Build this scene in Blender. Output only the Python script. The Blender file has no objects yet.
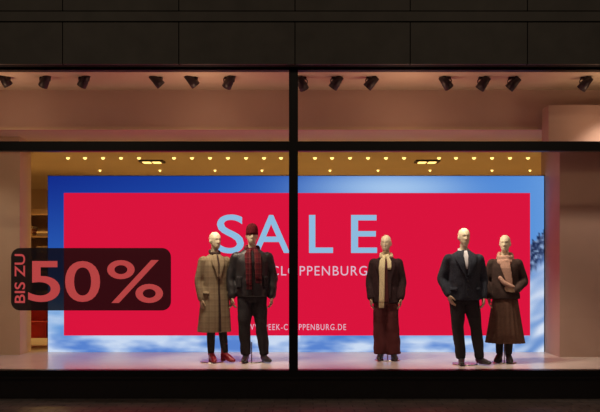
import bpy, bmesh, math, random
from mathutils import Vector, Matrix, noise
random.seed(4)
F=808.0; CH=1.29; HY=268.0
def P(px,py,D): return Vector(((px-300)/F*D, D, CH+(HY-py)/F*D))
sc=bpy.context.scene
try:
    sc.view_settings.view_transform='Standard'; sc.view_settings.look='None'
except Exception: pass
def lin(c):
    return tuple(((v/255)/12.92 if v/255<=0.04045 else ((v/255+0.055)/1.055)**2.4) for v in c)+(1.0,)
# ---------------- materials
def nodes(name):
    m=bpy.data.materials.new(name); m.use_nodes=True
    return m,m.node_tree,m.node_tree.nodes['Principled BSDF']
def mat(name,rgb,rough=0.6,metal=0.0,nscale=8,namt=0.12,bump=0.0,spec=0.5,emis=None,es=0):
    m,nt,b=nodes(name); c=lin(rgb)
    tc=nt.nodes.new('ShaderNodeTexCoord'); nz=nt.nodes.new('ShaderNodeTexNoise')
    nz.inputs['Scale'].default_value=nscale; nz.inputs['Detail'].default_value=4
    nt.links.new(tc.outputs['Object'],nz.inputs['Vector'])
    r=nt.nodes.new('ShaderNodeValToRGB')
    r.color_ramp.elements[0].position=.3; r.color_ramp.elements[1].position=.7
    r.color_ramp.elements[0].color=tuple(v*(1-namt) for v in c[:3])+(1,)
    r.color_ramp.elements[1].color=tuple(min(1,v*(1+namt)) for v in c[:3])+(1,)
    nt.links.new(nz.outputs['Fac'],r.inputs['Fac']); nt.links.new(r.outputs['Color'],b.inputs['Base Color'])
    b.inputs['Roughness'].default_value=rough; b.inputs['Metallic'].default_value=metal
    b.inputs['Specular IOR Level'].default_value=spec
    if bump>0:
        bp=nt.nodes.new('ShaderNodeBump'); bp.inputs['Strength'].default_value=bump
        bp.inputs['Distance'].default_value=0.01
        nt.links.new(nz.outputs['Fac'],bp.inputs['Height']); nt.links.new(bp.outputs['Normal'],b.inputs['Normal'])
    if emis:
        b.inputs['Emission Color'].default_value=lin(emis); b.inputs['Emission Strength'].default_value=es
    return m
def emat(name,rgb,s=1.0):
    m=bpy.data.materials.new(name); m.use_nodes=True; nt=m.node_tree; nt.nodes.clear()
    o=nt.nodes.new('ShaderNodeOutputMaterial'); e=nt.nodes.new('ShaderNodeEmission')
    e.inputs['Color'].default_value=lin(rgb); e.inputs['Strength'].default_value=s
    nt.links.new(e.outputs[0],o.inputs[0]); return m
def tartan(name,base,l1,l2,s=9.0,w=.18,k=.55):
    m,nt,b=nodes(name); tc=nt.nodes.new('ShaderNodeTexCoord'); sep=nt.nodes.new('ShaderNodeSeparateXYZ')
    nt.links.new(tc.outputs['Object'],sep.inputs[0])
    def band(sock,scale,off,width):
        a=nt.nodes.new('ShaderNodeMath'); a.operation='MULTIPLY_ADD'; a.inputs[1].default_value=scale; a.inputs[2].default_value=off+50
        nt.links.new(sock,a.inputs[0]); f=nt.nodes.new('ShaderNodeMath'); f.operation='FRACT'; nt.links.new(a.outputs[0],f.inputs[0])
        l=nt.nodes.new('ShaderNodeMath'); l.operation='LESS_THAN'; l.inputs[1].default_value=width; nt.links.new(f.outputs[0],l.inputs[0]); return l.outputs[0]
    col=None
    prev=lin(base)
    for sock,off,wd,c in ((sep.outputs['X'],0,w*2,l1),(sep.outputs['Z'],0,w*2,l1),(sep.outputs['X'],.6,w*.5,l2),(sep.outputs['Z'],.6,w*.5,l2)):
        bd=band(sock,s,off,wd); mx=nt.nodes.new('ShaderNodeMixRGB')
        sc_=nt.nodes.new('ShaderNodeMath'); sc_.operation='MULTIPLY'; sc_.inputs[1].default_value=k
        nt.links.new(bd,sc_.inputs[0]); nt.links.new(sc_.outputs[0],mx.inputs['Fac'])
        if col is None: mx.inputs['Color1'].default_value=prev
        else: nt.links.new(col,mx.inputs['Color1'])
        mx.inputs['Color2'].default_value=lin(c); col=mx.outputs[0]
    nt.links.new(col,b.inputs['Base Color']); b.inputs['Roughness'].default_value=.9; b.inputs['Specular IOR Level'].default_value=.1
    return m

M={}
M['facade']=mat('dark_stone',(76,72,66),.55,0,3,.2,.1)
M['joint']=mat('joint_black',(10,9,8),.9)
M['frame']=mat('black_aluminium',(22,21,22),.4,.3,20,.05)
M['wall']=mat('warm_plaster',(208,184,154),.85,0,2,.04)
M['ceil']=mat('ceiling_plaster',(212,198,170),.85,0,2,.03)
M['floor']=mat('display_floor',(226,216,210),.2,0,3,.04)
M['black']=mat('lamp_black',(46,36,38),.4,.2)
M['head']=mat('mannequin_cream',(224,212,182),.5,0,5,.03)
M['hand']=mat('mannequin_hand_cream',(176,150,122),.5,0,5,.03)
M['steel']=mat('brushed_steel',(200,200,205),.25,.9)
M['shelf']=mat('shelf_wood',(120,92,66),.6)
M['redbox']=mat('red_lacquer',(190,20,30),.4)

# ---------------- mesh helpers
def link(name,me,mats=(),parent=None):
    o=bpy.data.objects.new(name,me); sc.collection.objects.link(o)
    for m in mats: me.materials.append(m)
    if parent: o.parent=parent
    return o
def empty(name,loc=(0,0,0),rot=0,s=1):
    e=bpy.data.objects.new(name,None); sc.collection.objects.link(e)
    e.location=loc; e.rotation_euler=(0,0,rot); e.scale=(s,s,s); e.empty_display_size=.1; return e
def bbox(bm,x0,x1,y0,y1,z0,z1,mi=0,bev=0):
    v=[bm.verts.new(c) for c in ((x0,y0,z0),(x1,y0,z0),(x1,y1,z0),(x0,y1,z0),(x0,y0,z1),(x1,y0,z1),(x1,y1,z1),(x0,y1,z1))]
    fs=[]
    for q in ((3,2,1,0),(4,5,6,7),(0,1,5,4),(1,2,6,5),(2,3,7,6),(3,0,4,7)):
        f=bm.faces.new([v[i] for i in q]); f.material_index=mi; fs.append(f)
    if bev:
        es=list({e for f in fs for e in f.edges})
        bmesh.ops.bevel(bm,geom=es,offset=bev,segments=2,affect='EDGES')
def boxes(name,lst,mats,parent=None,bev=0):
    bm=bmesh.new()
    for b in lst:
        bbox(bm,*b[:6],mi=(b[6] if len(b)>6 else 0),bev=bev)
    me=bpy.data.meshes.new(name); bm.to_mesh(me); bm.free()
    return link(name,me,mats,parent)
def rings_to_bm(bm,rings,mi=0):
    vs=[[bm.verts.new(p) for p in r] for r in rings]; n=len(vs[0])
    for a,b in zip(vs,vs[1:]):
        for i in range(n):
            f=bm.faces.new((a[i],a[(i+1)%n],b[(i+1)%n],b[i])); f.material_index=mi; f.smooth=True
    f=bm.faces.new(vs[0][::-1]); f.material_index=mi
    f=bm.faces.new(vs[-1]); f.material_index=mi
def tube(bm,pts,rad,n=14,flat=1.0,up=None,mi=0,sub=4,rnd=True):
    pts=[Vector(p) for p in pts]
    P2=[];R2=[]
    m=len(pts)
    for i in range(m-1):
        p0=pts[max(i-1,0)];p1=pts[i];p2=pts[i+1];p3=pts[min(i+2,m-1)]
        for k in range(sub):
            t=k/sub
            P2.append(.5*((2*p1)+(p2-p0)*t+(2*p0-5*p1+4*p2-p3)*t*t+(3*p1-p0-3*p2+p3)*t**3))
            R2.append(rad[i]*(1-t)+rad[i+1]*t)
    P2.append(pts[-1]);R2.append(rad[-1])
    if rnd:
        d0=(P2[0]-P2[1]).normalized(); d1=(P2[-1]-P2[-2]).normalized()
        a0=[(P2[0]+d0*R2[0]*.85,R2[0]*.3),(P2[0]+d0*R2[0]*.5,R2[0]*.8)]
        a1=[(P2[-1]+d1*R2[-1]*.5,R2[-1]*.8),(P2[-1]+d1*R2[-1]*.85,R2[-1]*.3)]
        P2=[a[0] for a in a0]+P2+[a[0] for a in a1]; R2=[a[1] for a in a0]+R2+[a[1] for a in a1]
    rings=[]; u=Vector(up) if up else None
    for i,p in enumerate(P2):
        t=(P2[min(i+1,len(P2)-1)]-P2[max(i-1,0)]).normalized()
        if u is None:
            u=Vector((0,1,0)) if abs(t.y)<.9 else Vector((1,0,0))
        u=(u-t*u.dot(t)).normalized(); w=t.cross(u)
        rings.append([p+(w*math.cos(2*math.pi*k/n)+u*math.sin(2*math.pi*k/n)*flat)*R2[i] for k in range(n)])
    rings_to_bm(bm,rings,mi)
def interp(prof,z):
    if z>=prof[0][0]: return prof[0]
    for a,b in zip(prof,prof[1:]):
        if a[0]>=z>=b[0]:
            t=(a[0]-z)/(a[0]-b[0]) if a[0]!=b[0] else 0
            return tuple(x*(1-t)+y*t for x,y in zip(a,b))
    return prof[-1]
def surf(prof,z,th,off=0,ex=2.4):
    z_,cx,cy,rx,ry,fo=interp(prof,z)
    c=math.cos(th);s=math.sin(th)
    k=(abs(c)**ex+abs(s)**ex)**(-1/ex)
    f=1+fo*(math.sin(7*th+z*2.0)+.5*math.sin(12*th-z*3+1))
    return Vector((cx+(rx+off)*c*k*f,cy+(ry+off)*s*k*f,z))
def loft(bm,prof,n=56,dz=.03,mi=0):
    z=prof[0][0]; zs=[]
    while z>prof[-1][0]: zs.append(z); z-=dz
    zs.append(prof[-1][0])
    rings_to_bm(bm,[[surf(prof,z,-2*math.pi*k/n) for k in range(n)] for z in zs],mi)
def panel(bm,prof,rows,off=.012,th=.008,n=6,mi=0):
    zs=[]
    for a,b in zip(rows,rows[1:]):
        k=max(1,int(abs(a[0]-b[0])/.03))
        for i in range(k):
            t=i/k; zs.append(tuple(x*(1-t)+y*t for x,y in zip(a,b)))
    zs.append(rows[-1])
    fr=[];bk=[]
    for z,l,r in zs:
        A=[];B=[]
        for i in range(n+1):
            d=math.radians(-90+l+(r-l)*i/n)
            A.append(bm.verts.new(surf(prof,z,d,off+th))); B.append(bm.verts.new(surf(prof,z,d,off-.02)))
        fr.append(A);bk.append(B)
    def q(*v):
        try:
            f=bm.faces.new(v); f.smooth=True; f.material_index=mi
        except ValueError: pass
    for j in range(len(zs)-1):
        for i in range(n):
            q(fr[j][i],fr[j+1][i],fr[j+1][i+1],fr[j][i+1]); q(bk[j][i],bk[j][i+1],bk[j+1][i+1],bk[j+1][i])
        q(fr[j][0],bk[j][0],bk[j+1][0],fr[j+1][0]); q(fr[j][n],fr[j+1][n],bk[j+1][n],bk[j][n])
    for i in range(n):
        q(fr[0][i],fr[0][i+1],bk[0][i+1],bk[0][i]); q(fr[-1][i],bk[-1][i],bk[-1][i+1],fr[-1][i+1])
def fin(name,bm,m,parent,rem=0,smooth=3):
    bmesh.ops.recalc_face_normals(bm,faces=bm.faces)
    me=bpy.data.meshes.new(name); bm.to_mesh(me); bm.free()
    o=link(name,me,m if isinstance(m,(list,tuple)) else [m],parent)
    if rem:
        r=o.modifiers.new('remesh','REMESH'); r.mode='VOXEL'; r.voxel_size=rem; r.use_smooth_shade=True
        if smooth:
            s=o.modifiers.new('smooth','SMOOTH'); s.iterations=smooth; s.factor=.5
    return o
def ellipsoid(bm,c,r,n=16,mi=0):
    rings=[]
    for i in range(1,n):
        a=math.pi*i/n
        rings.append([Vector((c[0]+r[0]*math.sin(a)*math.cos(-2*math.pi*k/n),c[1]+r[1]*math.sin(a)*math.sin(-2*math.pi*k/n),c[2]+r[2]*math.cos(a))) for k in range(n)])
    rings_to_bm(bm,rings,mi)

# ---------------- mannequin parts (local: 1.80 m tall, front = -Y)
def head(parent,turn=0,cx=0,cy=0):
    bm=bmesh.new(); z0=1.565; hh=.235
    pr=[(1,.018,.022,.005),(.965,.036,.046,.005),(.9,.053,.068,.006),(.8,.067,.088,.006),(.65,.075,.097,.004),(.5,.073,.094,.001),(.36,.067,.085,-.006),(.22,.058,.070,-.017),(.1,.046,.053,-.03),(.03,.034,.036,-.04),(0,.02,.02,-.043)]
    rings=[];n=40
    for j in range(37):
        t=1-j/36
        _,rx,ry,oy=interp(pr,t); R=[]
        for k in range(n):
            th=-2*math.pi*k/n; a=(th+math.pi/2+math.pi)%(2*math.pi)-math.pi
            d=0
            d+=.020*math.exp(-(a/.15)**2)*math.exp(-((t-.37)/.055)**2)+.010*math.exp(-(a/.12)**2)*math.exp(-((t-.47)/.07)**2)
            d-=.009*math.exp(-((abs(a)-.38)/.2)**2)*math.exp(-((t-.51)/.05)**2)
            d+=.006*math.exp(-(a/.35)**2)*math.exp(-((t-.2)/.03)**2)
            d+=.004*math.exp(-(a/.5)**2)*math.exp(-((t-.6)/.05)**2)
            R.append(Vector(((rx+d)*math.cos(th),oy+(ry+d)*math.sin(th),z0+hh*t)))
        rings.append(R)
    rings_to_bm(bm,rings)
    for s in (-1,1):
        ellipsoid(bm,(s*.075,.012,z0+.105),(.009,.018,.030),10)
    bmesh.ops.rotate(bm,verts=bm.verts,cent=(0,0,0),matrix=Matrix.Rotation(turn,3,'Z'))
    tube(bm,[(0,.025,1.44),(0,.018,1.52),(0,.006,1.60)],[.066,.052,.05],n=20,rnd=False)
    bmesh.ops.translate(bm,verts=bm.verts,vec=(cx,cy,0))
    return fin('head',bm,M['head'],parent,.007,2)
def hand(parent,name,w,d,nrm,side,m,curl=.5,L=1.0):
    w=Vector(w); d=Vector(d).normalized(); nrm=Vector(nrm); nrm=(nrm-d*nrm.dot(d)).normalized()
    s=d.cross(nrm)
    if s.dot(Vector(side))<0: s=-s
    bm=bmesh.new()
    tube(bm,[w-d*.05,w,w+d*.02],[.027,.024,.026],n=12,flat=.8)
    lens=[.072,.08,.075,.058]
    for i in range(4):
        o=(1.5-i)*.0185
        k=w+s*o+d*(.088-abs(i-1)*.004)
        tube(bm,[w+s*o*.6+d*.005,w+s*o*.9+d*.045,k],[.0155,.0155,.0125],n=10)
        a=curl*.35; p=k; pts=[p]; 
        for seg in range(3):
            a+=curl*.45; l=lens[i]*(.44,.32,.24)[seg]
            p=p+(d*math.cos(a)+nrm*math.sin(a))*l; pts.append(p)
        tube(bm,pts,[.0105,.0098,.009,.0072],n=10,sub=3)
    b=w+s*.022+d*.018
    t1=b+(s*.75+d*.7+nrm*.25).normalized()*.04
    t2=t1+(s*.35+d*.9+nrm*.3).normalized()*.032
    t3=t2+(s*.05+d*.9+nrm*.4).normalized()*.024
    tube(bm,[b-s*.006,t1,t2,t3],[.0165,.0125,.0105,.008],n=10,sub=3)
    return fin(name,bm,m,parent,.0045,1)
def shoe(parent,name,x,y,ang,m,shaft=.16,heel=.0,L=.27,sr=.05):
    bm=bmesh.new()
    e=heel
    tube(bm,[(0,.055,.045+e),(0,0,.05+e*.9),(0,-.07,.042+e*.45),(0,-.13,.032),(0,-L+.085,.026)],[.038,.042,.041,.038,.028],n=16,flat=.8,up=(0,0,1))
    tube(bm,[(0,.03,.045+e),(0,.03,.09+e),(0,.025,shaft+e)],[.042,.046,sr],n=16)
    pts=[]
    for k in range(24):
        a=2*math.pi*k/24
        yy=-.055+math.sin(a)*(L/2-.005); xx=math.cos(a)*(.042-.008*(yy>0))
        h=e*max(0,min(1,(yy+.11)/.12)); pts.append((xx,yy,h))
    rings_to_bm(bm,[[Vector((p[0],p[1],p[2]+.020)) for p in pts],[Vector((p[0],p[1],p[2])) for p in pts]])
    if e>.01: bbox(bm,-.026,.026,.02,.075,0,e+.02)
    bmesh.ops.rotate(bm,verts=bm.verts,cent=(0,0,0),matrix=Matrix.Rotation(ang,3,'Z'))
    bmesh.ops.translate(bm,verts=bm.verts,vec=(x,y,.012))
    return fin(name,bm,m,parent,.008,2)
def neckwrap(bm,z,r,ry,t,cy=.0,amp=.006,tilt=.02):
    n=36;m=14
    vs=[]
    for i in range(n):
        a=2*math.pi*i/n
        c=Vector((r*math.cos(a),cy+ry*math.sin(a),z+tilt*math.sin(a)+amp*math.sin(3*a)))
        o=Vector((math.cos(a),math.sin(a),0))
        rr=t*(1+.15*math.sin(5*a+1))
        vs.append([bm.verts.new(c+(o*math.cos(2*math.pi*k/m)*.8+Vector((0,0,1))*math.sin(2*math.pi*k/m)*1.2)*rr) for k in range(m)])
    for i in range(n):
        for k in range(m):
            f=bm.faces.new((vs[i][k],vs[i][(k+1)%m],vs[(i+1)%n][(k+1)%m],vs[(i+1)%n][k])); f.smooth=True
def base_plate(parent,x,y,r=.17):
    bm=bmesh.new()
    bmesh.ops.create_cone(bm,cap_ends=True,segments=48,radius1=r,radius2=r-.004,depth=.012,matrix=Matrix.Translation((x,y,.006)))
    bmesh.ops.create_cone(bm,cap_ends=True,segments=12,radius1=.008,radius2=.008,depth=.25,matrix=Matrix.Translation((x+.0,y+.06,.13)))
    return fin('base_plate',bm,M['steel'],parent)
def leg(bm,hip,knee,ank,r=(.095,.068,.058)):
    tube(bm,[hip,(Vector(hip)+Vector(knee))/2,knee,(Vector(knee)+Vector(ank))/2,ank],[r[0],(r[0]+r[1])/2+.006,r[1],(r[1]+r[2])/2+.004,r[2]],n=20,rnd=False)
def sleeve(bm,sh,el,wr,r=(.075,.06,.048)):
    sh=Vector(sh);el=Vector(el);wr=Vector(wr)
    tube(bm,[sh,sh.lerp(el,.5),el,el.lerp(wr,.5),wr],[r[0],(r[0]+r[1])/2,r[1],(r[1]+r[2])/2+.003,r[2]],n=18)
def folds(bm,amp=.004,sc_=14):
    for v in bm.verts:
        v.co+=Vector((noise.noise(v.co*sc_),noise.noise(v.co*sc_+Vector((9,0,0))),0))*amp
def fig(px,feet,top,rot=0):
    D=F*CH/(feet-HY); H=(feet-top)/F*D
    return empty('mannequin',((px-300)/F*D,D,0.0),math.radians(rot),H/1.80)
def buttons(parent,prof,zs,deg,m,off=.02):
    bm=bmesh.new()
    for z in zs:
        ellipsoid(bm,surf(prof,z,math.radians(-90+deg),off),(.012,.006,.012),8)
    fin('buttons',bm,m,parent)

blackfab=mat('black_wool',(48,45,47),.9,0,60,.3,.2,.15)
navy=mat('navy_wool',(52,56,66),.9,0,60,.3,.2,.15)
leather=mat('black_leather',(42,40,42),.45,0,20,.1)
burg=mat('burgundy_wool',(88,44,46),.85,0,50,.2,.2,.2)
maroonblack=mat('maroon_black_wool',(58,42,44),.9,0,60,.3,.2,.15)
brownskirt=mat('olive_brown_pleats',(94,68,56),.8,0,40,.2,.2,.2)
cream=mat('cream_knit',(226,214,172),.9,0,60,.15,.4,.1)
pinkscarf=mat('beige_rose_knit',(178,142,126),.9,0,60,.2,.4,.1)
darkbrown=mat('dark_brown_wool',(66,52,48),.9,0,50,.2,.2,.15)
tweed=tartan('checked_tweed',(146,130,104),(130,114,92),(158,142,116),13,.16,.45)
scarftar=tartan('burgundy_tartan',(100,34,42),(60,28,34),(120,74,72),14,.2,.5)
redb=mat('burgundy_leather',(135,22,38),.35,0,20,.1)
redknit=mat('burgundy_knit',(96,30,38),.95,0,80,.3,.5,.1)
shirt=mat('white_shirt',(205,205,210),.8,0,20,.05)
btn=mat('horn_button',(25,20,18),.4)

# --- 1 : long checked coat, turned to the right
e=fig(215,362,232,28)
bm=bmesh.new()
pr=[(1.50,0,.01,.065,.06,0),(1.465,0,.01,.115,.085,0),(1.43,0,.01,.17,.105,0),(1.34,0,0,.185,.13,0),(1.2,0,0,.18,.135,.004),(1.05,0,0,.175,.135,.008),(.9,0,0,.195,.15,.014),(.65,0,0,.215,.165,.022),(.42,0,.01,.235,.175,.03)]
loft(bm,pr)
sleeve(bm,(-.165,.01,1.40),(-.225,.03,1.13),(-.215,-.03,.88)); sleeve(bm,(.165,.01,1.40),(.23,.02,1.13),(.205,-.09,.90))
folds(bm); fin('coat',bm,tweed,e,.012)
bm=bmesh.new(); panel(bm,pr,[(1.49,-28,-6),(1.40,-30,-4),(1.25,-14,-3),(1.15,-6,-3)],.014); panel(bm,pr,[(1.49,6,28),(1.40,4,30),(1.25,3,14),(1.15,0,4)],.014)
fin('lapels',bm,tweed,e)
bm=bmesh.new(); panel(bm,pr,[(1.5,-14,14),(1.35,-6,6),(1.15,-3,3),(.43,-4,5)],.006,.006); fin('open_front',bm,darkbrown,e)
bm=bmesh.new(); panel(bm,pr,[(.98,-70,-42),(.93,-70,-42)],.012,.008); panel(bm,pr,[(.98,42,70),(.93,42,70)],.012,.008); fin('pocket_flaps',bm,tweed,e)
bm=bmesh.new(); neckwrap(bm,1.515,.068,.068,.022,.01); fin('roll_neck',bm,darkbrown,e,.008)
head(e,.2)
hand(e,'hand_left',(-.215,-.03,.875),(0,-.12,-1),(1,0,0),(0,-1,0),M['hand']); hand(e,'hand_right',(.205,-.09,.895),(0,-.25,-1),(-1,0,0),(0,-1,0),M['hand'])
bm=bmesh.new(); leg(bm,(-.07,0,.7),(-.065,-.01,.45),(-.05,.02,.12),(.08,.06,.045)); leg(bm,(.07,0,.7),(.09,-.05,.45),(.12,-.07,.12),(.08,.06,.045)); fin('leggings',bm,blackfab,e,.012)
shoe(e,'boot_left',-.05,0,-.1,redb,.2,.05,.25); shoe(e,'boot_right',.12,-.09,.35,redb,.2,.05,.25)
base_plate(e,-.03,.03)

# --- 2 : black jacket, beanie, tartan scarf
e=fig(252,362,226.5,6)
pr=[(1.52,0,.01,.07,.065,0),(1.48,0,.01,.13,.09,0),(1.43,0,.01,.205,.115,0),(1.33,0,0,.22,.145,.004),(1.2,0,0,.215,.15,.01),(1.05,0,0,.21,.15,.01),(.93,0,0,.215,.15,.006),(.87,0,0,.2,.145,0)]
bm=bmesh.new(); loft(bm,pr); sleeve(bm,(-.2,.01,1.39),(-.275,.03,1.12),(-.265,-.04,.88),(.085,.072,.055)); sleeve(bm,(.2,.01,1.39),(.275,.03,1.12),(.26,-.04,.88),(.085,.072,.055)); folds(bm,.012,12); fin('jacket',bm,leather,e,.012)
bm=bmesh.new(); neckwrap(bm,1.50,.082,.078,.032,.01); panel(bm,pr,[(1.50,-28,-6),(1.3,-22,-3),(1.02,-19,-3)],.016,.012); panel(bm,pr,[(1.50,4,28),(1.3,7,27),(1.1,10,28)],.016,.012)
for i in range(6):
    d=-18+i*2.9; tube(bm,[surf(pr,1.02,math.radians(-90+d),.02),surf(pr,.97,math.radians(-90+d),.024)],[.005,.004],n=6)
    d=11+i*3.2; tube(bm,[surf(pr,1.1,math.radians(-90+d),.02),surf(pr,1.05,math.radians(-90+d),.024)],[.005,.004],n=6)
fin('scarf',bm,scarftar,e)
bm=bmesh.new(); panel(bm,pr,[(1.48,-3,3),(.88,-3,3)],.01,.006); panel(bm,pr,[(1.14,-60,-38),(.98,-60,-38)],.008,.008); panel(bm,pr,[(1.14,38,60),(.98,38,60)],.008,.008); fin('placket_and_pockets',bm,blackfab,e)
head(e,.0)
bm=bmesh.new()
rg=[]
for t,rx,ry in ((1.688,.077,.098),(1.692,.081,.103),(1.735,.0815,.1035),(1.742,.0795,.101),(1.77,.0785,.099),(1.80,.070,.088),(1.825,.052,.066),(1.84,.028,.035),(1.845,.008,.01)):
    rg.append([Vector((rx*math.cos(-a*math.pi/24)*(1+.012*(a%2)),.004+ry*math.sin(-a*math.pi/24)*(1+.012*(a%2)),t)) for a in range(48)])
rings_to_bm(bm,rg); fin('beanie',bm,redknit,e)
hand(e,'hand_left',(-.265,-.04,.865),(0.02,-.1,-1),(1,0,0),(0,-1,0),M['hand'],.7); hand(e,'hand_right',(.26,-.04,.865),(0,-.1,-1),(-1,0,0),(0,-1,0),M['hand'],.7)
bm=bmesh.new(); loft(bm,[(1.0,0,0,.17,.12,0),(.85,0,0,.18,.125,0),(.8,0,0,.16,.11,0)]); leg(bm,(-.09,0,.88),(-.10,-.04,.5),(-.085,.02,.10),(.105,.08,.066)); leg(bm,(.09,0,.88),(.12,-.03,.5),(.165,.0,.10),(.105,.08,.066)); folds(bm,.014,10); fin('trousers',bm,blackfab,e,.012)
shoe(e,'boot_left',-.085,0,-.2,leather,.14,0,.29); shoe(e,'boot_right',.165,-.02,.3,leather,.14,0,.29)
base_plate(e,.0,.05)

# --- 3 : open dark coat, cream scarf, burgundy wide trousers
e=fig(386,360,235,-8)
pr=[(1.50,0,.01,.065,.06,0),(1.465,0,.01,.12,.085,0),(1.43,0,.01,.175,.105,0),(1.34,0,0,.195,.13,0),(1.2,0,0,.185,.135,.004),(1.05,0,0,.19,.14,.01),(.94,0,0,.2,.15,.014),(.82,0,0,.21,.15,.014)]
bm=bmesh.new(); loft(bm,pr); sleeve(bm,(-.17,.01,1.40),(-.23,.02,1.13),(-.215,-.08,.90),(.075,.062,.052)); sleeve(bm,(.17,.01,1.40),(.23,.02,1.13),(.215,-.08,.90),(.075,.062,.052)); folds(bm,.008,12); fin('coat',bm,maroonblack,e,.012)
bm=bmesh.new(); panel(bm,pr,[(1.49,-30,-10),(1.38,-44,-8),(1.15,-20,-8),(.87,-16,-10)],.012); panel(bm,pr,[(1.49,8,30),(1.38,6,44),(1.15,8,24),(.87,12,18)],.012); fin('lapels',bm,maroonblack,e)
bm=bmesh.new(); panel(bm,pr,[(1.46,-12,12),(1.2,-8,9),(.83,-10,12)],.004,.006); fin('inner_top',bm,burg,e)
bm=bmesh.new(); neckwrap(bm,1.50,.078,.075,.028,.01); panel(bm,pr,[(1.50,-24,-2),(1.3,-24,-3),(.95,-22,-4),(.83,-22,-5)],.02,.014); panel(bm,pr,[(1.50,4,22),(1.42,6,22),(1.30,8,20)],.018,.012)
for i in range(7):
    d=-22+i*2.6; tube(bm,[surf(pr,.86,math.radians(-90+d),.026),surf(pr,.86,math.radians(-90+d),.026)+Vector((0,0,-.10))],[.006,.004],n=6)
fin('scarf',bm,cream,e)
head(e,-.15)
hand(e,'hand_left',(-.215,-.085,.885),(.05,-.3,-1),(1,0,0),(0,-1,0),M['hand']); hand(e,'hand_right',(.215,-.085,.885),(-.05,-.3,-1),(-1,0,0),(0,-1,0),M['hand'])
bm=bmesh.new(); loft(bm,[(1.0,0,0,.15,.115,0),(.85,0,0,.17,.125,0),(.8,0,0,.16,.11,0)]); leg(bm,(-.075,0,.88),(-.085,-.02,.5),(-.075,0,.09),(.1,.092,.105)); leg(bm,(.075,0,.88),(.09,-.03,.5),(.11,0,.09),(.1,.092,.105)); folds(bm,.016,9); fin('wide_trousers',bm,burg,e,.012)
shoe(e,'shoe_left',-.075,-.02,-.15,leather,.09,.02,.25); shoe(e,'shoe_right',.11,-.03,.25,leather,.09,.02,.25)
base_plate(e,.02,.04,.19)

# --- 4 : navy jacket, hand at pocket
e=fig(464,364.5,228,4)
pr=[(1.51,0,.01,.07,.065,0),(1.47,0,.01,.13,.09,0),(1.43,0,.01,.20,.115,0),(1.33,0,0,.215,.14,0),(1.2,0,0,.205,.145,.004),(1.05,0,0,.2,.145,.008),(.93,0,0,.205,.15,.01),(.85,0,0,.21,.15,.01)]
bm=bmesh.new(); loft(bm,pr); sleeve(bm,(-.195,.01,1.39),(-.28,.06,1.13),(-.225,-.06,.93),(.08,.066,.05)); sleeve(bm,(.195,.01,1.39),(.27,.05,1.12),(.24,-.06,.90),(.08,.066,.05)); folds(bm,.008,12); fin('jacket',bm,navy,e,.012)
bm=bmesh.new(); panel(bm,pr,[(1.50,-34,-12),(1.40,-40,-9),(1.2,-12,-5),(1.15,-6,-4)],.012); panel(bm,pr,[(1.50,12,34),(1.40,9,40),(1.2,3,12),(1.15,0,4)],.012)
panel(bm,pr,[(1.02,-62,-34),(.97,-62,-34)],.01); panel(bm,pr,[(1.02,34,62),(.97,34,62)],.01); panel(bm,pr,[(1.16,-3,3),(.86,-3,3)],.008,.005); fin('lapels_and_flaps',bm,navy,e)
bm=bmesh.new(); neckwrap(bm,1.50,.066,.064,.018,.01,.002); panel(bm,pr,[(1.50,-14,12),(1.4,-8,6),(1.26,-3,2)],.008,.005); fin('shirt',bm,shirt,e)
buttons(e,pr,(1.1,.99,.9),2,btn)
head(e,.1)
hand(e,'hand_left',(-.225,-.065,.915),(.35,-.25,-1),(1,.2,0),(0,-1,0),M['hand'],.4); hand(e,'hand_right',(.24,-.065,.885),(0,-.15,-1),(-1,0,0),(0,-1,0),M['hand'],.7)
bm=bmesh.new(); loft(bm,[(1.0,0,0,.165,.12,0),(.85,0,0,.178,.125,0),(.8,0,0,.16,.11,0)]); leg(bm,(-.09,0,.88),(-.09,-.03,.5),(-.04,.0,.08),(.105,.078,.062)); leg(bm,(.09,0,.88),(.15,-.03,.5),(.22,.03,.08),(.105,.078,.062)); folds(bm,.012,10); fin('trousers',bm,blackfab,e,.012)
shoe(e,'shoe_left',-.04,-.02,-.25,leather,.09,0,.28); shoe(e,'shoe_right',.22,0,.35,leather,.09,0,.28)
base_plate(e,.02,.03,.17)

# --- 5 : short dark coat, wrapped scarf, long pleated skirt
e=fig(505,362.5,235,-14)
pr=[(1.50,0,.01,.065,.06,0),(1.465,0,.01,.12,.085,0),(1.43,0,.01,.17,.105,0),(1.34,0,0,.19,.13,0),(1.2,0,0,.18,.135,.004),(1.05,0,0,.185,.14,.01),(.96,0,0,.2,.15,.014),(.90,0,0,.205,.15,.014)]
bm=bmesh.new(); loft(bm,pr); sleeve(bm,(-.17,.01,1.40),(-.25,.04,1.14),(-.22,-.09,.93),(.075,.062,.052)); sleeve(bm,(.17,.01,1.40),(.26,.05,1.15),(.16,-.16,1.03),(.075,.062,.052)); folds(bm,.008,12); fin('coat',bm,darkbrown,e,.012)
bm=bmesh.new(); neckwrap(bm,1.495,.088,.084,.036,.0,.01,.03); neckwrap(bm,1.45,.10,.105,.032,-.01,.012,.045); panel(bm,pr,[(1.44,-24,18),(1.3,-12,22),(1.16,2,28),(1.10,8,28)],.02,.016)
fin('scarf',bm,pinkscarf,e,.010)
bm=bmesh.new(); tube(bm,[surf(pr,1.2,math.radians(-110),.02),surf(pr,1.12,math.radians(-90),.035),surf(pr,1.07,math.radians(-62),.04)],[.03,.034,.03],n=12); fin('scarf_fold',bm,pinkscarf,e,.01)
head(e,-.1)
hand(e,'hand_left',(-.22,-.095,.915),(.05,-.3,-1),(1,0,0),(0,-1,0),M['hand']); hand(e,'hand_right',(.145,-.165,1.03),(-1,-.1,.1),(0,1,0),(0,0,1),M['hand'],.5)
bm=bmesh.new()
zs=[1.0,.95,.85,.7,.55,.42,.28]; wd=[.15,.165,.18,.20,.22,.24,.262]; rg=[]
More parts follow.
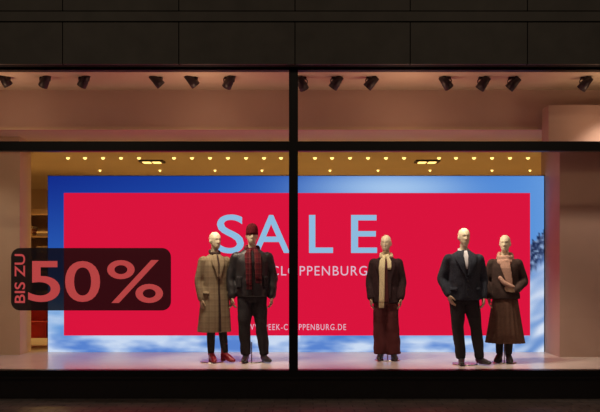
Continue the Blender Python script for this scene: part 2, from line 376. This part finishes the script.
for z,w in zip(zs,wd):
    am=.0+.045*(1-z)/.7
    rg.append([Vector(((w*(1+am*math.sin(a*math.pi/48*20)+.02*math.sin(a*.13+z*3)))*math.cos(-a*math.pi/48),(w*.75*(1+am*math.sin(a*math.pi/48*20)))*math.sin(-a*math.pi/48),z)) for a in range(96)])
rings_to_bm(bm,rg); fin('pleated_skirt',bm,brownskirt,e)
bm=bmesh.new(); leg(bm,(-.07,0,.6),(-.075,0,.4),(-.08,.02,.12),(.07,.055,.045)); leg(bm,(.07,0,.6),(.06,-.03,.4),(.05,-.03,.12),(.07,.055,.045)); fin('tights',bm,blackfab,e,.012)
shoe(e,'boot_left',-.08,0,-.3,leather,.26,.04,.25,.055); shoe(e,'boot_right',.05,-.05,.2,leather,.26,.04,.25,.055)
base_plate(e,-.01,.03,.17)

# ---------------- LED screen
DS=12.4
scr=empty('led_screen',(0,DS,0))
def S(px,py,dy=0):
    p=P(px,py,DS); return Vector((p.x,dy,p.z))
a=S(48,176);b=S(544,352)
boxes('screen_housing',[(a.x-.01,b.x+.01,.012,.14,b.z-.01,a.z+.01)],[M['frame']],scr)
def mixc(c1,c2,t):
    t=max(0,min(1,t)); return tuple(x*(1-t)+y*t for x,y in zip(c1,c2))
def ski(px,py):
    u=(px-48)/496; v=(py-176)/176
    n=noise.fractal(Vector((px*.008,py*.03,1)),1.0,2.0,4)
    n2=noise.fractal(Vector((px*.02,py*.07,4)),1.0,2.0,4)
    sky=mixc((18,44,140),(40,105,205),u*1.1)
    sky=mixc(sky,(60,130,215),v*1.2)
    d=math.hypot((px-392)/95,(py-188)/22); sky=mixc(sky,(190,220,250),math.exp(-d*d)*.85)
    if px>460: sky=mixc(sky,(105,160,228),(px-460)/90)
    c=sky
    hz=.60+.10*n
    if px<300:
        snow=mixc((110,160,222),(190,212,242),.5+n2*.9)
        c=mixc(sky,snow,(v-hz)*4)
    else:
        ridge=231+(544-px)*1.0+6*noise.noise(Vector((px*.35,2,2)))
        if px>515 and py>ridge:
            rr=noise.noise(Vector((px*.25+py*.2,py*.25-px*.1,7)))
            c=mixc((30,44,84),(150,175,215),.28+rr*1.5)
            t=(py-ridge-22)/10
            sl=mixc((110,150,212),(222,232,250),.55+noise.noise(Vector((px*.08+py*.1,py*.06,3)))*1.1)
            c=mixc(c,sl,t)
    if v>.86 and px<515:
        c=mixc(c,mixc((90,134,212),(208,224,248),.45+n2*1.1+abs(u-.5)*.5),(v-.86)*12)
    return c
NX,NY=310,110
bm=bmesh.new(); cl=bm.loops.layers.float_color.new('Col')
g=[[bm.verts.new(S(48+496*i/NX,176+176*j/NY)) for i in range(NX+1)] for j in range(NY+1)]
cc=[[lin(ski(48+496*i/NX,176+176*j/NY)) for i in range(NX+1)] for j in range(NY+1)]
for j in range(NY):
    for i in range(NX):
        idx=((j,i),(j+1,i),(j+1,i+1),(j,i+1))
        f=bm.faces.new([g[q][w] for q,w in idx])
        for lp,(q,w) in zip(f.loops,idx): lp[cl]=cc[q][w]
me=bpy.data.meshes.new('screen_picture'); bm.to_mesh(me); bm.free()
m=emat('screen_picture',(255,255,255),1.0); nt=m.node_tree
at=nt.nodes.new('ShaderNodeAttribute'); at.attribute_name='Col'; em=[n for n in nt.nodes if n.type=='EMISSION'][0]
nt.links.new(at.outputs['Color'],em.inputs['Color'])
link('screen_picture',me,[m],scr)
def quad(name,x0,y0,x1,y1,dy,m,parent):
    bm=bmesh.new(); bm.faces.new([bm.verts.new(S(*q,dy)) for q in ((x0,y1),(x1,y1),(x1,y0),(x0,y0))])
    me=bpy.data.meshes.new(name); bm.to_mesh(me); bm.free(); return link(name,me,[m],parent)
red=emat('screen_red',(224,20,62),1.0)
quad('red_panel',64,193,530,335.5,-.006,red,scr)
def text(name,body,x0,y0,x1,y1,D,dy,m,parent=None,offset=0,rot=False,sp=1.0,ext=.001):
    cu=bpy.data.curves.new(name,'FONT'); cu.body=body; cu.offset=offset; cu.space_character=sp; cu.extrude=ext; cu.resolution_u=6
    o=bpy.data.objects.new(name,cu); sc.collection.objects.link(o)
    dg=bpy.context.evaluated_depsgraph_get(); dg.update()
    me=bpy.data.meshes.new_from_object(o.evaluated_get(dg)); bpy.data.objects.remove(o)
    vs=[(v.co.x,v.co.y,v.co.z) for v in me.vertices]
    if rot: vs=[(-y,x,z) for x,y,z in vs]
    mx0=min(v[0] for v in vs);mx1=max(v[0] for v in vs);my0=min(v[1] for v in vs);my1=max(v[1] for v in vs)
    A=P(x0,y1,D);B=P(x1,y0,D)
    for v,c in zip(me.vertices,vs):
        v.co=Vector((A.x+(c[0]-mx0)/(mx1-mx0)*(B.x-A.x), dy-c[2], A.z+(c[1]-my0)/(my1-my0)*(B.z-A.z)))
    me.materials.clear()
    return link(name,me,[m],parent)
sale=emat('screen_pale_blue',(146,192,228),1.0)
text('letter_s','S',217,214.5,244,253.5,DS,-.012,sale,scr,.006)
text('letter_a','A',253,215,290,253,DS,-.012,sale,scr,.006)
text('letter_l','L',309,215,333,253,DS,-.012,sale,scr,.006)
text('letter_e','E',351,215,377,253,DS,-.012,sale,scr,.006)
wt=emat('screen_pale_text',(222,190,212),1.0)
text('subtitle','PEEK&CLOPPENBURG',231,266,367,275.5,DS,-.012,wt,scr,.0,sp=1.15)
text('web_address','WWW.PEEK-CLOPPENBURG.DE',240,324,346,330,DS,-.012,wt,scr,.0,sp=1.2)

# ---------------- room shell
DG=10.2
boxes('floor',[(-7,7,DG+.02,20,-.12,0)],[M['floor']])
boxes('ceiling',[(-7,7,11.5,20,3.24,3.36),(-7,7,DG+.02,11.5,3.80,3.92)],[M['ceil']])
M['fascia']=mat('fascia_plaster',(206,178,162),.85,0,2,.04)
boxes('wall_fascia',[(-7,7,11.4,11.5,3.24,3.80)],[M['fascia']])
boxes('trim_fascia_edge',[(-7,3.35,11.37,11.399,3.235,3.275)],[M['wall']])
boxes('wall_back',[(-7,7,20,20.15,0,3.3)],[M['wall']])
boxes('wall_left',[(-7.15,-7,DG,20,0,3.9)],[M['wall']])
boxes('wall_right',[(7,7.15,DG,20,0,3.9)],[M['wall']])
M['pier']=mat('pier_plaster',(176,148,134),.85,0,2,.05)
boxes('pillar',[(3.76,5.6,11.7,12.6,0,3.24)],[M['pier']])
boxes('beam',[(3.40,7,11.05,11.36,2.96,3.52)],[M['pier']])
boxes('pillar',[(-6,-4.16,12.0,12.5,0,3.24)],[M['wall']])
sh=empty('clothes_shelf',(-5.2,16.2,0))
L=[(-1.0,-.96,0,.45,0,2.5),(.96,1.0,0,.45,0,2.5),(-1,1,.43,.45,0,2.5)]
for z in (.1,.55,1.0,1.45,1.9,2.35): L.append((-.96,.96,0,.43,z,z+.035))
boxes('frame',L,[M['shelf']],sh)
cm=[mat('folded_cloth_%d'%i,c,.9) for i,c in enumerate(((150,120,90),(80,70,70),(180,165,140),(110,40,40)))]
fl=[]
for z in (.135,.585,1.035,1.485,1.935):
    for k in range(5):
        x=-.85+k*.37
        for j in range(random.randint(2,5)): fl.append((x,x+.28+random.uniform(-.02,.02),.06,.38,z+j*.05,z+j*.05+.045,random.randint(0,3)))
boxes('folded_clothes',fl,cm,sh,.008)
ch=empty('red_armchair',(-4.35,13.3,0))
boxes('seat',[(-.3,.3,-.3,.25,.16,.42),(-.3,.3,.2,.32,.3,.82),(-.38,-.28,-.3,.32,.12,.6),(.28,.38,-.3,.32,.12,.6)],[M['redbox']],ch,.03)
boxes('legs',[(x,x+.03,y,y+.03,0,.16) for x in (-.33,.3) for y in (-.27,.26)],[M['steel']],ch)

# ---------------- downlights
bm=bmesh.new()
ZC=3.24
dl=emat('downlight_warm',(255,212,120),2.2)
def down(x,y,r):
    rg=[[Vector((x+q*math.cos(2*math.pi*k/20),y+q*math.sin(2*math.pi*k/20),z)) for k in range(20)] for q,z in ((r+.015,ZC),(r+.015,ZC-.008),(r,ZC-.008),(r,ZC-.004))]
    rings_to_bm(bm,rg,0)
    ellipsoid(bm,(x,y,ZC-.012),(r*.95,r*.95,.034),12,1)
for px in [68,85,103,121,139,174,192,210,228,246,264,281,315,332,350,368,386,404,439,456,474,492,510,528]:
    down((px-300)/F*14.2,14.2,.036)
for px in [100,160,215,262,330,378,430,492,530]:
    down((px-300)/F*16,16,.028)
me=bpy.data.meshes.new('ceiling_downlights'); bm.to_mesh(me); bm.free()
link('ceiling_downlights',me,[M['wall'],dl])
for px in (152,427):
    x=(px-300)/F*14.7
    boxes('recessed_ceiling_light',[(x-.22,x+.22,14.55,14.85,ZC-.03,ZC,0),(x-.16,x-.02,14.6,14.8,ZC-.04,ZC-.03,1),(x+.02,x+.16,14.6,14.8,ZC-.04,ZC-.03,1)],[M['black'],dl])

# ---------------- track spots
lens=emat('spot_lens',(230,190,150),.8)
def spot(px,py,tilt,yaw,mt=10.62):
    D=mt; p=P(px,py,D); zc=3.80
    bm=bmesh.new()
    bbox(bm,-.06,.06,-.03,.03,zc-.03-p.z,zc-p.z,0,.004)
    tube(bm,[(0,0,zc-.03-p.z),(0,0,.07)],[.009,.009],n=8,rnd=False)
    tube(bm,[(-.065,0,0),(-.065,0,.05),(0,0,.075),(.065,0,.05),(.065,0,0)],[.007]*5,n=8)
    R=Matrix.Rotation(math.radians(yaw),4,'Z')@Matrix.Rotation(math.radians(tilt),4,'X')
    prf=[(-.11,.032),(-.105,.05),(-.02,.055),(0.0,.06),(.08,.064),(.082,.055),(.065,.052)]
    n=24; rg=[[R@Vector((r*math.cos(2*math.pi*k/n),r*math.sin(2*math.pi*k/n),-h)) for k in range(n)] for h,r in prf]
    rings_to_bm(bm,rg)
    bm.faces.ensure_lookup_table(); bm.faces[-1].material_index=1
    bmesh.ops.recalc_face_normals(bm,faces=bm.faces)
    me=bpy.data.meshes.new('track_spotlight'); bm.to_mesh(me); bm.free()
    o=link('track_spotlight',me,[M['black'],lens]); o.location=p
for px,py,t,y in ((5,80,40,-35),(45,81,40,50),(84,81,40,55),(157,81,45,-70),(192,81,45,-60),(229,82,45,40),(302,84,40,-40),(336,83,40,60),(371,83,45,70),(446,83,45,-60),(483,84,40,50),(513,84,45,60),(585,84,45,40)):
    spot(px,py,t,y)

# ---------------- street-side front
def W(px,D=DG): return (px-300)/F*D
def Z(py,D=DG): return CH+(HY-py)/F*D
fr=empty('window_1',(0,0,0))
boxes('mullion',[(W(289),W(298),DG-.06,DG+.06,Z(372),Z(66))],[M['frame']],fr,.004)
boxes('transom',[(-7,W(289),DG-.06,DG+.06,Z(151.5),Z(142)),(W(298),7,DG-.06,DG+.06,Z(151.5),Z(142))],[M['frame']],fr,.004)
boxes('head_and_sill_frame',[(-7,7,DG-.06,DG+.06,Z(71),Z(64)),(-7,7,DG-.08,DG+.06,Z(376),Z(369.5))],[M['frame']],fr,.004)
gm=bpy.data.materials.new('window_glass'); gm.use_nodes=True; nt=gm.node_tree; nt.nodes.clear()
o=nt.nodes.new('ShaderNodeOutputMaterial'); mx=nt.nodes.new('ShaderNodeMixShader'); tr=nt.nodes.new('ShaderNodeBsdfTransparent'); gl=nt.nodes.new('ShaderNodeBsdfGlossy'); fn=nt.nodes.new('ShaderNodeFresnel')
gl.inputs['Roughness'].default_value=.0; tr.inputs[0].default_value=(.97,.97,.97,1); fn.inputs[0].default_value=1.45
nt.links.new(fn.outputs[0],mx.inputs[0]); nt.links.new(tr.outputs[0],mx.inputs[1]); nt.links.new(gl.outputs[0],mx.inputs[2]); nt.links.new(mx.outputs[0],o.inputs[0])
def pane(x0,x1,z0,z1):
    bm=bmesh.new(); bm.faces.new([bm.verts.new(c) for c in ((x0,DG,z0),(x1,DG,z0),(x1,DG,z1),(x0,DG,z1))])
    me=bpy.data.meshes.new('glass_pane'); bm.to_mesh(me); bm.free(); link('glass_pane',me,[gm],fr)
for x0,x1 in ((-7,W(289)),(W(298),7)):
    pane(x0,x1,Z(369.5),Z(151.5)); pane(x0,x1,Z(142),Z(71))
boxes('wall_plinth',[(-7,7,DG-.05,DG+.3,-.35,Z(376)),(-7,7,DG-.09,DG-.05,-.1,-.07)],[mat('plinth_stone',(34,28,28),.35)])
zf=Z(64.5,10.0)
L=[(-9,9,10.02,10.4,zf,6.5,1)]
xs=[W(p,10) for p in (-169,-53,63,179,295,410,527,643,760)]
for a_,b_ in zip(xs,xs[1:]): L.append((a_+.006,b_-.006,9.98,10.03,zf,Z(23,10),0))
L.append((-9,9,9.98,10.03,Z(21.5,10),Z(12,10),0))
for a_,b_ in zip(xs,xs[1:]): L.append((a_+.006,b_-.006,9.98,10.03,Z(11,10),5.3,0))
for a_,b_ in zip(xs,xs[1:]): L.append((a_+.006,b_-.006,9.98,10.03,5.32,6.5,0))
boxes('wall_facade',L,[M['facade'],M['joint']])
m,nt,b=nodes('granite_pavement')
tc=nt.nodes.new('ShaderNodeTexCoord'); br=nt.nodes.new('ShaderNodeTexBrick'); nz=nt.nodes.new('ShaderNodeTexNoise'); mp=nt.nodes.new('ShaderNodeMixRGB')
br.inputs['Scale'].default_value=1.6; br.inputs['Color1'].default_value=lin((150,138,132)); br.inputs['Color2'].default_value=lin((126,116,110)); br.inputs['Mortar'].default_value=lin((50,46,44)); br.inputs['Mortar Size'].default_value=.012
nz.inputs['Scale'].default_value=18; nz.inputs['Detail'].default_value=8
mp.blend_type='MULTIPLY'; mp.inputs['Fac'].default_value=.8
nt.links.new(tc.outputs['Object'],br.inputs['Vector']); nt.links.new(tc.outputs['Object'],nz.inputs['Vector'])
nt.links.new(br.outputs['Color'],mp.inputs['Color1']); nt.links.new(nz.outputs['Fac'],mp.inputs['Color2']); nt.links.new(mp.outputs[0],b.inputs['Base Color'])
b.inputs['Roughness'].default_value=.35
boxes('ground',[(-20,20,-6,DG-.05,-.5,-.35)],[m])

# ---------------- window sticker
st=empty('window_sticker',(0,0,0))
def rrect(name,x0,y0,x1,y1,r,D,m,parent):
    A=P(x0,y1,D);B=P(x1,y0,D); rr=r/F*D; bm=bmesh.new(); vs=[]
    for cx,cz,a0 in ((B.x-rr,B.z-rr,0),(A.x+rr,B.z-rr,90),(A.x+rr,A.z+rr,180),(B.x-rr,A.z+rr,270)):
        for k in range(9):
            t=math.radians(a0+90*k/8); vs.append(bm.verts.new((cx+rr*math.cos(t),D,cz+rr*math.sin(t))))
    bm.faces.new(vs); me=bpy.data.meshes.new(name); bm.to_mesh(me); bm.free(); return link(name,me,[m],parent)
def glow_film(name,rgb,alpha,em):
    m=bpy.data.materials.new(name); m.use_nodes=True; nt=m.node_tree; nt.nodes.clear()
    o=nt.nodes.new('ShaderNodeOutputMaterial'); mx=nt.nodes.new('ShaderNodeMixShader'); tr=nt.nodes.new('ShaderNodeBsdfTransparent'); b=nt.nodes.new('ShaderNodeBsdfPrincipled')
    b.inputs['Base Color'].default_value=lin(rgb); b.inputs['Roughness'].default_value=.5
    b.inputs['Emission Color'].default_value=lin(rgb); b.inputs['Emission Strength'].default_value=em  # self-emission stands in for light on and through the sticker
    mx.inputs[0].default_value=alpha
    nt.links.new(tr.outputs[0],mx.inputs[1]); nt.links.new(b.outputs[0],mx.inputs[2]); nt.links.new(mx.outputs[0],o.inputs[0]); return m
rrect('film_backing',11,248,171,310.5,9,DG+.008,glow_film('dark_film',(26,18,22),.96,.2),st)
lm=glow_film('red_print_glow',(190,76,76),1.0,.72)  # printed letters given a glow of their own, no lamp behind them
text('print_5','5',28,261,60,302,DG,DG+.004,lm,st,.01)
text('print_0','0',65,261,100,302,DG,DG+.004,lm,st,.01)
text('print_percent','%',107,260,163,303,DG,DG+.004,lm,st,.005)
text('print_bis_zu','BIS ZU',14.5,254,25,303,DG,DG+.004,lm,st,.01,rot=True)

# ---------------- lights
def light(kind,name,loc,energy,color,target=None,**kw):
    l=bpy.data.lights.new(name,kind); l.energy=energy; l.color=lin(color)[:3]
    for k,v in kw.items(): setattr(l,k,v)
    o=bpy.data.objects.new(name,l); sc.collection.objects.link(o); o.location=loc
    if target is not None: o.rotation_euler=(Vector(target)-Vector(loc)).to_track_quat('-Z','Y').to_euler()
    return o
for px in (213,250,384,464,506):
    t=P(px,270,11.0)
    light('SPOT','display_spot_lamp',(t.x*.85-.5,10.4,3.5),165,(255,236,208),t,spot_size=math.radians(42),spot_blend=.7,shadow_soft_size=.06)
for x in (-4.6,-2.0,1.6,4.2):
    light('SPOT','display_spot_lamp',(x,10.6,3.6),70,(255,230,208),(x,11.3,0),spot_size=math.radians(90),spot_blend=.8,shadow_soft_size=.06)
for x in (-5,-2.5,0,2.5,5):
    light('AREA','store_ceiling_lamp',(x,15,3.12),45,(255,200,115),(x,15,0),shape='DISK',size=.5)
for x in (-4,-1.3,1.4,4):
    light('POINT','added_wash_fill',(x,10.5,3.2),6,(255,205,165),shadow_soft_size=.15)  # added fill without a fixture, warms the fascia and front ceiling
for x in (-6,5):
    light('POINT','added_street_fill',(x,-3,9),420,(255,225,185),shadow_soft_size=.3)  # unseen fill added behind the camera to lift facade and mannequin fronts
w=bpy.data.worlds.new('night'); sc.world=w; w.use_nodes=True
w.node_tree.nodes['Background'].inputs[0].default_value=(.02,.018,.022,1); w.node_tree.nodes['Background'].inputs[1].default_value=1.0

cam=bpy.data.cameras.new('camera'); co=bpy.data.objects.new('camera',cam); sc.collection.objects.link(co)
co.location=(0,0,CH); co.rotation_euler=(math.pi/2,0,0); cam.sensor_width=36; cam.lens=F/600*36; cam.shift_y=62/600; cam.clip_end=200
sc.camera=co
